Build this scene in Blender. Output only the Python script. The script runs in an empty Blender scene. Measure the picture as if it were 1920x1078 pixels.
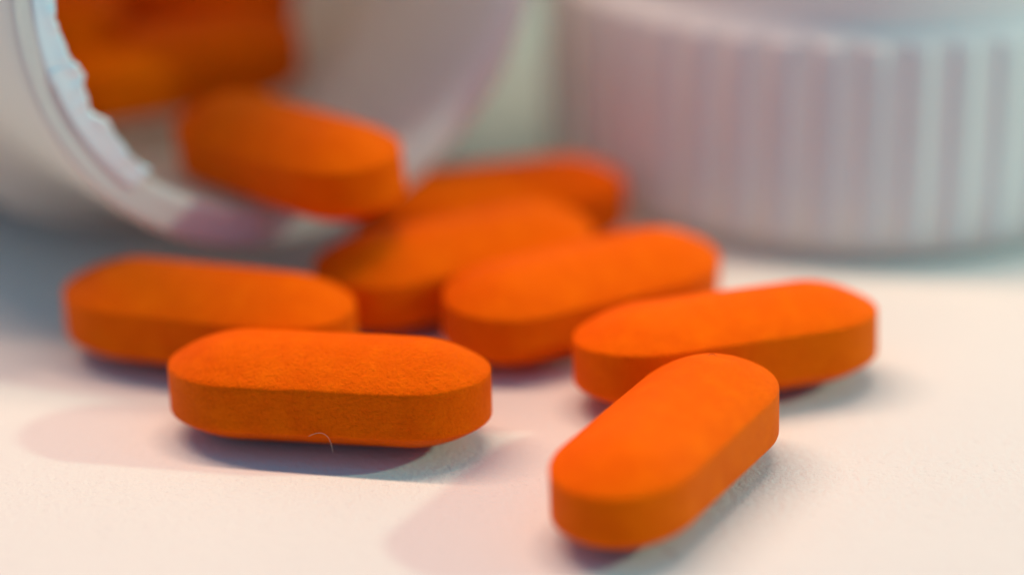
import bpy, bmesh, math, random
from mathutils import Vector, Matrix, noise

# ------------------------------------------------------------------ camera
MM = 0.001
sc = bpy.context.scene
R = math.radians

cd = bpy.data.cameras.new("camera")
cam = bpy.data.objects.new("camera", cd)
sc.collection.objects.link(cam)
_pos = Vector((0.0, -155.864, 65.661)) * MM
_right = Vector((0.99987239, -0.00620211, -0.01472234))
_up = Vector((0.0159754, 0.38817914, 0.92144546))
_fwd = Vector((0.0, 0.92156307, -0.38822869))
m = Matrix.Identity(4)
for i in range(3):
    m[i][0], m[i][1], m[i][2], m[i][3] = _right[i], _up[i], -_fwd[i], _pos[i]
cam.matrix_world = m
cd.sensor_width = 36.0
cd.lens = 36.0 * 4794.67 / 1920.0
cd.clip_start = 0.005
cd.clip_end = 20.0
cd.dof.use_dof = True
cd.dof.focus_distance = 0.1435
cd.dof.aperture_fstop = 8.4
sc.camera = cam

# ------------------------------------------------------------------ light
w = bpy.data.worlds.new("World")
sc.world = w
w.use_nodes = True
bg = w.node_tree.nodes["Background"]
bg.inputs["Color"].default_value = (0.20, 0.60, 1.0, 1)      # dim cool daylight of the room
bg.inputs["Strength"].default_value = 0.42


def lamp(name, az, el, dist, radius, col, x, target=(0, -12, 0)):
    """disc lamp that gives a white surface facing it the value x"""
    d = bpy.data.lights.new(name, 'AREA')
    d.shape = 'DISK'
    d.size = radius * 2
    d.energy = x * math.pi ** 2 * dist ** 2
    d.color = col
    o = bpy.data.objects.new(name, d)
    v = Vector((math.cos(R(az)) * math.cos(R(el)), math.sin(R(az)) * math.cos(R(el)), math.sin(R(el))))
    o.location = Vector(target) * MM + v * dist
    o.rotation_euler = v.to_track_quat('Z', 'Y').to_euler()
    sc.collection.objects.link(o)


# tube lamp running left to right above the pills: shadows crisp to the front, soft to the sides
TUBE_L, TUBE_H = 0.48, 0.42
td = bpy.data.lights.new("tube_lamp", 'AREA')
td.shape = 'RECTANGLE'
td.size, td.size_y = TUBE_L, 0.022
td.color = (1.0, 0.615, 0.42)
_t0 = math.atan(TUBE_L / 2 / TUBE_H)
td.energy = 1.22 * math.pi ** 2 * TUBE_H * TUBE_L / (_t0 + math.sin(_t0) * math.cos(_t0))
to = bpy.data.objects.new("tube_lamp", td)
to.location = (-0.10, 0.080, TUBE_H)
to.rotation_euler = (0, 0, R(-11))
sc.collection.objects.link(to)
lamp("side_lamp", 358, 28, 0.60, 0.014, (0.62, 1.0, 0.76), 0.45)

sc.view_settings.view_transform = 'Standard'
sc.view_settings.look = 'None'
sc.view_settings.exposure = 0.17
sc.view_settings.gamma = 1.0
sc.view_settings.use_curve_mapping = False
sc.render.engine = 'CYCLES'
sc.cycles.max_bounces = 12
sc.cycles.diffuse_bounces = 8


# ------------------------------------------------------------------ materials
def mat(name):
    mt = bpy.data.materials.new(name)
    mt.use_nodes = True
    nt = mt.node_tree
    return mt, nt, nt.nodes["Principled BSDF"]


def N(nt, typ, **kw):
    n = nt.nodes.new(typ)
    for k, v in kw.items():
        if k in n.inputs:
            n.inputs[k].default_value = v
        else:
            setattr(n, k, v)
    return n


def ramp(nt, fac, stops):
    r = nt.nodes.new("ShaderNodeValToRGB")
    cr = r.color_ramp
    while len(cr.elements) < len(stops):
        cr.elements.new(0.5)
    for e, (p, c) in zip(cr.elements, stops):
        e.position = p
        e.color = c if len(c) == 4 else (*c, 1)
    nt.links.new(fac, r.inputs["Fac"])
    return r.outputs["Color"]


def coords(nt):
    tc = nt.nodes.new("ShaderNodeTexCoord")
    mp = nt.nodes.new("ShaderNodeMapping")
    mp.inputs["Scale"].default_value = (1000, 1000, 1000)     # texture space in millimetres
    nt.links.new(tc.outputs["Object"], mp.inputs["Vector"])
    return mp.outputs["Vector"]


def pill_material(name, grain):
    mt, nt, b = mat(name)
    L = nt.links.new
    v = coords(nt)
    n1 = N(nt, "ShaderNodeTexNoise", Scale=0.55, Detail=5.0, Roughness=0.62)
    n2 = N(nt, "ShaderNodeTexNoise", Scale=5.0, Detail=5.0, Roughness=0.75)
    n3 = N(nt, "ShaderNodeTexNoise", Scale=2.2, Detail=3.0, Roughness=0.6)
    for n in (n1, n2, n3):
        L(v, n.inputs["Vector"])
    c1 = ramp(nt, n1.outputs["Fac"], [(0.3, (0.84, 0.105, 0.0003)), (0.7, (0.93, 0.140, 0.0005))])
    c2 = ramp(nt, n2.outputs["Fac"], [(0.30, (0.86, 0.76, 0.5)), (0.50, (1, 1, 1)), (0.58, (1, 1, 1)), (0.72, (1.08, 1.5, 2.5))])  # random grain tone; its lightest specks paint the coat's sparkle into the colour
    mx = N(nt, "ShaderNodeMix", data_type='RGBA', blend_type='MULTIPLY')
    mx.inputs[0].default_value = 0.3 + 0.25 * min(2.8, grain)
    L(c1, mx.inputs[6]); L(c2, mx.inputs[7])
    L(mx.outputs[2], b.inputs["Base Color"])
    b.inputs["Roughness"].default_value = 0.66
    b.inputs["Specular IOR Level"].default_value = 0.12
    b.inputs["Specular Tint"].default_value = (1.0, 0.42, 0.03, 1)
    add = N(nt, "ShaderNodeMath", operation='MULTIPLY_ADD')
    L(n3.outputs["Fac"], add.inputs[0]); add.inputs[1].default_value = 0.8
    L(n2.outputs["Fac"], add.inputs[2])
    bp = N(nt, "ShaderNodeBump", Strength=0.55 * grain, Distance=0.00010)
    L(add.outputs[0], bp.inputs["Height"])
    L(bp.outputs["Normal"], b.inputs["Normal"])
    return mt


M_PILL = pill_material("orange_film_coat", 1.6)
M_PILL_ROUGH = pill_material("orange_film_coat_grainy", 2.6)


def plastic(name, col, rough, trans=0.0, bump=0.0):
    mt, nt, b = mat(name)
    L = nt.links.new
    v = coords(nt)
    n1 = N(nt, "ShaderNodeTexNoise", Scale=0.12, Detail=4.0, Roughness=0.6)
    L(v, n1.inputs["Vector"])
    lo = tuple(c * 0.95 for c in col)
    L(ramp(nt, n1.outputs["Fac"], [(0.3, lo), (0.7, col)]), b.inputs["Base Color"])
    b.inputs["Roughness"].default_value = rough
    b.inputs["Specular IOR Level"].default_value = 0.4
    if bump:
        n2 = N(nt, "ShaderNodeTexNoise", Scale=3.0, Detail=3.0)
        L(v, n2.inputs["Vector"])
        bp = N(nt, "ShaderNodeBump", Strength=bump, Distance=0.0001)
        L(n2.outputs["Fac"], bp.inputs["Height"])
        L(bp.outputs["Normal"], b.inputs["Normal"])
    if trans:
        tl = N(nt, "ShaderNodeBsdfTranslucent")
        tl.inputs["Color"].default_value = (0.90, 0.81, 0.72, 1)
        ms = N(nt, "ShaderNodeMixShader")
        ms.inputs[0].default_value = trans
        L(b.outputs[0], ms.inputs[1]); L(tl.outputs[0], ms.inputs[2])
        L(ms.outputs[0], nt.nodes["Material Output"].inputs["Surface"])
    return mt


M_BOTTLE = plastic("white_bottle_plastic", (0.91, 0.90, 0.89), 0.42, 0.44, 0.15)
M_CAP = plastic("white_cap_plastic", (0.90, 0.90, 0.90), 0.5, 0.30, 0.1)
M_PAPER = plastic("torn_seal_paper", (0.72, 0.64, 0.60), 0.6, 0.0, 0.5)

M_FOIL, _nt, _b = mat("torn_seal_foil")
_b.inputs["Base Color"].default_value = (0.76, 0.88, 0.93, 1)
_b.inputs["Metallic"].default_value = 0.15
_b.inputs["Roughness"].default_value = 0.3

M_FIBER, _nt, _b = mat("pale_lint")
_b.inputs["Base Color"].default_value = (0.62, 0.44, 0.34, 1)
_b.inputs["Roughness"].default_value = 0.6
M_DARKFIBER, _nt, _b = mat("brown_lint")
_b.inputs["Base Color"].default_value = (0.12, 0.03, 0.01, 1)
M_DESK = plastic("desk_laminate", (0.26, 0.34, 0.29), 0.6, 0.0, 0.1)

M_TABLE, nt, b = mat("white_paper_sheet")
L = nt.links.new
v = coords(nt)
a1 = N(nt, "ShaderNodeTexNoise", Scale=0.035, Detail=4.0)
a2 = N(nt, "ShaderNodeTexNoise", Scale=2.4, Detail=5.0, Roughness=0.65)
a3 = N(nt, "ShaderNodeTexNoise", Scale=0.9, Detail=6.0, Roughness=0.7)
for n in (a1, a2, a3):
    L(v, n.inputs["Vector"])
k1 = ramp(nt, a1.outputs["Fac"], [(0.3, (0.68, 0.665, 0.635)), (0.7, (0.715, 0.70, 0.665))])
k2 = ramp(nt, a2.outputs["Fac"], [(0.28, (0.80, 0.80, 0.81)), (0.40, (1, 1, 1))])
mx = N(nt, "ShaderNodeMix", data_type='RGBA', blend_type='MULTIPLY')
mx.inputs[0].default_value = 0.7
L(k1, mx.inputs[6]); L(k2, mx.inputs[7])
L(mx.outputs[2], b.inputs["Base Color"])
b.inputs["Roughness"].default_value = 0.55
b.inputs["Specular IOR Level"].default_value = 0.25
ad = N(nt, "ShaderNodeMath", operation='ADD')
L(a2.outputs["Fac"], ad.inputs[0]); L(a3.outputs["Fac"], ad.inputs[1])
bp = N(nt, "ShaderNodeBump", Strength=0.85, Distance=0.00012)
L(ad.outputs[0], bp.inputs["Height"])
L(bp.outputs["Normal"], b.inputs["Normal"])


# ------------------------------------------------------------------ helpers
def tag(o, label=None, cat=None, group=None, kind=None):
    if label: o["label"] = label
    if cat: o["category"] = cat
    if group: o["group"] = group
    if kind: o["kind"] = kind
    return o


def link(name, me, material, parent=None, smooth=True):
    if smooth:
        for p in me.polygons:
            p.use_smooth = True
    if not me.materials:
        me.materials.append(material)
    o = bpy.data.objects.new(name, me)
    sc.collection.objects.link(o)
    if parent:
        o.parent = parent
    return o


def mesh(name, verts, faces):
    me = bpy.data.meshes.new(name)
    me.from_pydata([tuple(c * MM for c in q) for q in verts], [], faces)
    bm = bmesh.new(); bm.from_mesh(me)
    bmesh.ops.remove_doubles(bm, verts=bm.verts, dist=1e-7)
    bmesh.ops.dissolve_degenerate(bm, edges=bm.edges, dist=1e-8)
    bmesh.ops.recalc_face_normals(bm, faces=bm.faces)
    bm.to_mesh(me); bm.free()
    return me


def lathe(name, prof, n=128, axis='Z', closed=True):
    """prof: list of (radius, height) forming a closed section"""
    verts, faces = [], []
    k = len(prof)
    for i in range(n):
        a = 2 * math.pi * i / n
        for r, h in prof:
            if axis == 'Z':
                verts.append((r * math.cos(a), r * math.sin(a), h))
            else:                                            # axis along +Y, X lateral, Z up
                verts.append((r * math.cos(a), h, r * math.sin(a)))
    for i in range(n):
        j = (i + 1) % n
        for q in range(k if closed else k - 1):
            s = (q + 1) % k
            faces.append((i * k + q, j * k + q, j * k + s, i * k + s))
    return mesh(name, verts, faces)


# ------------------------------------------------------------------ the surface
def slab(name, x0, x1, y0, y1, z0, z1, material, turn=0.0):
    me = bpy.data.meshes.new(name)
    c = [(x0, y0), (x1, y0), (x1, y1), (x0, y1)]
    c = [(x * math.cos(turn) - y * math.sin(turn), x * math.sin(turn) + y * math.cos(turn)) for x, y in c]
    me.from_pydata([(x * MM, y * MM, z1 * MM) for x, y in c] + [(x * MM, y * MM, z0 * MM) for x, y in c], [],
                   [(0, 1, 2, 3), (7, 6, 5, 4), (0, 4, 5, 1), (1, 5, 6, 2), (2, 6, 7, 3), (3, 7, 4, 0)])
    return link(name, me, material, smooth=False)


tag(slab("desk", -600, 600, -600, 500, -20, -0.14, M_DESK), "grey green desk under the white paper", "desk", kind="structure")
tag(slab("paper_sheet", -150, 147, -195, 15, -0.12, 0.0, M_TABLE, R(-2)), "white paper sheet that the pills, bottle and cap lie on", "paper")

# ------------------------------------------------------------------ pills
PL, PW, PS, PD, PC, PE = 19.0, 7.90, 2.78, 1.69, 4.655, 2.02


def pill_mesh(seed, wear=1.0):
    n = 144
    rim_r = 0.14
    out = []
    for i in range(n):
        t = 2 * math.pi * i / n
        c, s = math.cos(t), math.sin(t)
        x = math.copysign((PL / 2 - PC) + PC * abs(c) ** (2 / PE), c) if abs(c) > 1e-9 else 0.0
        y = PW / 2 * math.copysign(abs(s) ** (2 / PE), s)
        fx = max(-(PL / 2 - PC), min(PL / 2 - PC, x))
        out.append((x, y, fx))
    # evenly spread the long sides: insert points along the straight edges
    dense = []
    for i in range(n):
        a, b_ = out[i], out[(i + 1) % n]
        d = math.hypot(a[0] - b_[0], a[1] - b_[1])
        k = max(1, int(d / 0.45))
        for q in range(k):
            f = q / k
            x = a[0] + (b_[0] - a[0]) * f; y = a[1] + (b_[1] - a[1]) * f
            dense.append((x, y, max(-(PL / 2 - PC), min(PL / 2 - PC, x))))
    half = []
    for r in (0.0, .12, .25, .38, .5, .6, .7, .78, .85, .90, .94, .965):
        half.append((r, PS / 2 + PD * (1 - r * r)))
    half += [(.982, PS / 2 + 0.045), (.993, PS / 2 - 0.01), (1.0, PS / 2 - .10), (1.0, PS / 2 - .35), (1.0, PS / 4)]
    ring = half + [(1.0, 0.0)] + [(r, -z) for r, z in reversed(half)]
    K = len(ring); M_ = len(dense)
    off = Vector((seed * 17.3, seed * 5.1, seed * 9.7))
    verts = []
    for x, y, fx in dense:
        for r, z in ring:
            p = Vector((fx + (x - fx) * r, y * r, z))
            nr = noise.noise(p * 0.35 + off) * 0.01
            near_rim = math.exp(-((abs(z) - PS / 2) / 0.22) ** 2) * (1 if r > .9 else 0)
            ch = noise.noise(p * 2.1 + off) * 0.5 + noise.noise(p * 4.7 + off) * 0.5
            q = Vector((p.x - fx, p.y, 0))
            if q.length > 1e-6:
                q.normalize()
            p = p + q * (nr * (r ** 2) - wear * near_rim * max(0, ch) * 0.06)
            p.z += (noise.noise(p * 0.5 - off) * 0.015 + wear * noise.noise(p * 3.2 - off) * 0.022 * (r > .6)) * (1 if z > 0 else 0.3)
            verts.append(tuple(p))
    faces = []
    for i in range(M_):
        j = (i + 1) % M_
        for q in range(K - 1):
            faces.append((i * K + q, j * K + q, j * K + q + 1, i * K + q + 1))
    return mesh("pill", verts, faces)


def pill(seed, x, y, yaw, pitch, roll, label, z=None, group=None, material=M_PILL, wear=1.0):
    me = pill_mesh(seed, wear)
    o = link("pill", me, material)
    rot = Matrix.Rotation(yaw, 3, 'Z') @ Matrix.Rotation(pitch, 3, 'Y') @ Matrix.Rotation(roll, 3, 'X')
    if z is None:
        z = -min((rot @ v.co).z for v in me.vertices) / MM
    o.matrix_world = Matrix.Translation(Vector((x, y, z)) * MM) @ rot.to_4x4()
    tag(o, label, "pill", group)
    return o


G1 = "orange caplets spilled on the tabletop"
G2 = "orange caplets still inside the bottle"
pill(1, -10.638, -21.974, -0.1927, -0.0205, -0.0521, "grainy orange oblong pill at front left with a pale hair under its edge", group=G1, material=M_PILL_ROUGH, wear=1.5)
pill(2, 8.387, -30.249, 1.0461, -0.0035, -0.0234, "orange oblong pill nearest the camera, pointing diagonally towards the viewer", group=G1, wear=0.6)
pill(3, 12.764, -16.456, 0.2937, 0.0, -0.0734, "rightmost orange oblong pill, just behind the diagonal one", group=G1)
pill(4, 4.44, -8.702, 0.4982, -0.0052, 0.076, "orange oblong pill in the middle, its right end close before the ribbed cap", group=G1)
pill(5, -3.62, -3.66, 0.4358, -0.0109, 0.057, "orange oblong pill lying in front of the bottle mouth, its left end shaded", group=G1)
pill(6, -18.675, -11.24, -0.3178, -0.0109, 0.0169, "leftmost orange oblong pill on the table, below the torn seal", group=G1)
pill(8, -1.4, 6.5, 0.22, 0.0, 0.01, "farthest orange pill on the table, shaded between bottle mouth and cap", group=G1)
pill(7, -14.3, -0.9, R(-46.5), R(-2.8), R(4.3), "orange oblong pill sticking out over the lip of the bottle", z=9.85, group=G2)

# ------------------------------------------------------------------ bottle lying on its side
TH = R(35.37)
bottle = bpy.data.objects.new("pill_bottle", None)
sc.collection.objects.link(bottle)
bottle.location = Vector((-13.25, -1.17, 23.42)) * MM
bottle.rotation_euler = (0, 0, TH)              # local +Y runs into the bottle, local X across the mouth
bottle.empty_display_size = 0.01
tag(bottle, "white plastic pill bottle lying on its side with its mouth open", "bottle")

RO, RI, RB = 19.42, 16.9, 23.4
prof = [(RI, 0.55), (RI + 0.15, 0.2), (RI + 0.5, 0.0), (RO - 0.5, 0.0), (RO - 0.15, 0.15), (RO, 0.5), (RO, 3.0), (RO, 12.0),
        (RO + 0.15, 12.6), (RO + 0.9, 12.9), (RO + 1.0, 13.4), (RO + 0.9, 13.9), (RO + 0.2, 14.2), (RO + 0.3, 15.5),
        (RB - 0.5, 16.8), (RB - 0.05, 18.5), (RB, 21.0), (RB, 50.0), (RB, 76.0), (RB - 0.4, 77.6), (RB - 1.6, 78.6), (RB - 4, 78.8), (0.02, 78.0),
        (0.02, 76.6), (RB - 4, 77.2), (RB - 2.0, 76.4), (RB - 1.5, 75.0), (RB - 1.5, 50.0), (RB - 1.5, 20.5), (RB - 2.0, 18.0), (RI + .4, 15.6), (RI, 13.5), (RI, 6.0)]
link("shell", lathe("shell", prof, 160, 'Y'), M_BOTTLE, bottle)


def seal_strip(name, a0, a1, inner, outer, lift, material, seed, n=90, thick=0.12, rag=0.0, curl=0.0):
    """ragged strip of the torn seal that still sticks to the lip, angles in degrees round the mouth"""
    off = Vector((seed * 3.7, seed * 1.3, 0))
    verts, faces = [], []
    m_ = 6
    for i in range(n + 1):
        f = i / n
        a = R(a0 + (a1 - a0) * f)
        e = min(1.0, min(f, 1 - f) * 9)
        rg = (noise.noise(off + Vector((f * 2.4, 0, 0))) * 1.0 + noise.noise(off + Vector((f * 6, 3, 0))) * 0.35 + noise.noise(off + Vector((f * 19, 7, 0))) * 0.12)
        ri = inner - rag * max(-0.6, rg) * e
        for j in range(m_ + 1):
            g = j / m_
            r = outer + (ri - outer) * g
            y = -lift - curl * g * g * (0.6 + 0.5 * noise.noise(off + Vector((f * 14, 5, g)))) + 0.25 * g * noise.noise(off + Vector((f * 7, g * 3, 1)))
            verts.append((r * math.cos(a), min(y, -0.02), r * math.sin(a)))
    T = len(verts)
    verts += [(x, y - thick, z) for x, y, z in verts]
    w_ = m_ + 1
    for i in range(n):
        for j in range(m_):
            q = (i * w_ + j, (i + 1) * w_ + j, (i + 1) * w_ + j + 1, i * w_ + j + 1)
            faces.append(q)
            faces.append(tuple(T + k for k in reversed(q)))
    for i in range(n):
        for j in (0, m_):
            p, q = i * w_ + j, (i + 1) * w_ + j
            faces.append((p, q, T + q, T + p))
    for i in (0, n):
        for j in range(m_):
            p, q = i * w_ + j, i * w_ + j + 1
            faces.append((p, q, T + q, T + p))
    return link(name, mesh(name, verts, faces), material, bottle)


o = seal_strip("seal_paper", 158, 259, RI - 0.2, RO - 0.2, 0.03, M_PAPER, 2, rag=0.55, curl=0.25)
o["label"] = "torn white seal paper left on the lip"
for k, (a0, a1, ri, ro, rag, curl) in enumerate([(158, 197, RI - .8, RO - 1.5, 1.5, 0.5), (194, 226, RI - .7, RO - 1.6, 1.5, 0.4)]):
    o = seal_strip("foil_flake", a0, a1, ri, ro, 0.2 + 0.12 * k, M_FOIL, 5 + k, n=60, rag=rag, curl=curl)
    o["label"] = "shiny torn foil flake on the lip"

# pills still inside, seen through the mouth
pill(13, -23.6, 14.5, R(24), R(-1), R(4), "shaded orange pill lying crosswise inside the bottle behind the overhanging one", z=11.0, group=G2)
pill(12, -34.4, 17.6, R(-40), R(3), R(-8), "dark orange pill at top left inside the bottle, resting above the crosswise one", z=14.6, group=G2)
pill(14, -24.5, 24.5, R(-20), R(2), R(4), "deepest orange pill in the dark of the bottle at the top edge", z=13.6, group=G2)

# ------------------------------------------------------------------ ribbed cap
cap = bpy.data.objects.new("bottle_cap", None)
sc.collection.objects.link(cap)
cap.location = Vector((26.0, 25.53, 0)) * MM
cap.rotation_euler = (0, 0, R(2.0))
cap.empty_display_size = 0.01
tag(cap, "white plastic cap with vertical ribs, standing to the right of the bottle", "cap")
CR = 23.05
cp = [(0.02, 0.25), (19.5, 0.25), (20.3, 0.0), (21.2, 0.0), (21.7, 0.25), (21.9, 0.8), (22.3, 1.15), (CR, 1.4), (CR, 5), (CR, 10), (CR, 14.9), (CR - .1, 15.5),
      (CR - .45, 16.0), (CR - .8, 16.35), (CR - .95, 17.0), (CR - 1.05, 20.0), (CR - 1.15, 23.5), (CR - 1.5, 24.8), (CR - 2.3, 25.7), (CR - 3.4, 26.0),
      (CR - 4.6, 25.9), (CR - 5.2, 25.5), (CR - 6.0, 25.4), (10, 25.4), (0.02, 25.4)]
link("shell", lathe("shell", cp, 192, 'Z', closed=False), M_CAP, cap)

NR = 48
rv, rf = [], []
cols = 7
zs = [(1.45, 0.0), (1.6, 0.55), (1.9, 0.9), (2.5, 1.0), (8.0, 1.0), (14.5, 1.0), (15.0, 0.85), (15.3, 0.5), (15.5, 0.0)]
hw = 0.92
for z, s in zs:
    for j in range(cols):
        g = -1 + 2 * j / (cols - 1)
        prot = 0.31 * math.cos(g * math.pi / 2) ** 0.7 * s
        rv.append((CR - 0.06 + prot, g * hw, z))
for i in range(len(zs) - 1):
    for j in range(cols - 1):
        rf.append((i * cols + j, i * cols + j + 1, (i + 1) * cols + j + 1, (i + 1) * cols + j))
back = len(rv)
for z, s in zs:
    for g in (-1, 1):
        rv.append((CR - 0.4, g * hw, z))
for i in range(len(zs) - 1):
    p, q = back + 2 * i, back + 2 * (i + 1)
    rf += [(p, p + 1, q + 1, q), (i * cols, (i + 1) * cols, q, p), (i * cols + cols - 1, p + 1, q + 1, (i + 1) * cols + cols - 1)]
for i, k in ((0, back), (len(zs) - 1, back + 2 * (len(zs) - 1))):
    rf.append(tuple([i * cols + j for j in range(cols)] + [k + 1, k]))
rib = mesh("rib", rv, rf)
for i in range(NR):
    o = link("rib", rib, M_CAP, cap)
    o.rotation_euler = (0, 0, 2 * math.pi * i / NR)


# ------------------------------------------------------------------ lint and dust
def fiber(name, pts, rad, material, label):
    verts, faces = [], []
    P = [Vector(p) for p in pts]
    fine = []
    for i in range(len(P) - 1):
        p0, p1, p2, p3 = P[max(0, i - 1)], P[i], P[i + 1], P[min(len(P) - 1, i + 2)]
        for q in range(6):
            t = q / 6
            fine.append(0.5 * ((2 * p1) + (p2 - p0) * t + (2 * p0 - 5 * p1 + 4 * p2 - p3) * t * t + (3 * p1 - p0 - 3 * p2 + p3) * t ** 3))
    fine.append(P[-1])
    K = 6
    for i, p in enumerate(fine):
        d = (fine[min(i + 1, len(fine) - 1)] - fine[max(0, i - 1)]).normalized()
        u = d.cross(Vector((0.3, 1, 0.2))).normalized(); v_ = d.cross(u)
        r = rad * (0.5 + 0.5 * math.sin(math.pi * min(1, max(0, i / (len(fine) - 1)))) ** 0.4)
        for k in range(K):
            a = 2 * math.pi * k / K
            verts.append(tuple(p + u * (math.cos(a) * r) + v_ * (math.sin(a) * r)))
    for i in range(len(fine) - 1):
        for k in range(K):
            faces.append((i * K + k, i * K + (k + 1) % K, (i + 1) * K + (k + 1) % K, (i + 1) * K + k))
    return tag(link(name, mesh(name, verts, faces), material), label, "fiber")


fiber("lint_fiber", [(-11.62, -26.2, 2.14), (-11.25, -26.25, 2.33), (-10.86, -26.25, 2.36), (-10.54, -26.2, 2.12), (-10.35, -26.2, 1.64), (-10.28, -26.15, 1.07)],
      0.013, M_FIBER, "fine pale curled hair clinging to the front pill's lower edge")
fiber("lint_fiber", [(10.85, -25.0, 5.98), (11.05, -24.6, 6.05), (11.3, -24.5, 6.05), (11.5, -24.8, 6.0)],
      0.012, M_DARKFIBER, "tiny dark bent fiber on top of the nearest pill's far end")
fiber("lint_fiber", [(7.6, -35.6, 0.02), (8.1, -36.2, 0.03), (8.4, -36.9, 0.03), (8.5, -37.8, 0.02)],
      0.014, M_FIBER, "faint pale hair on the paper below the nearest pill")
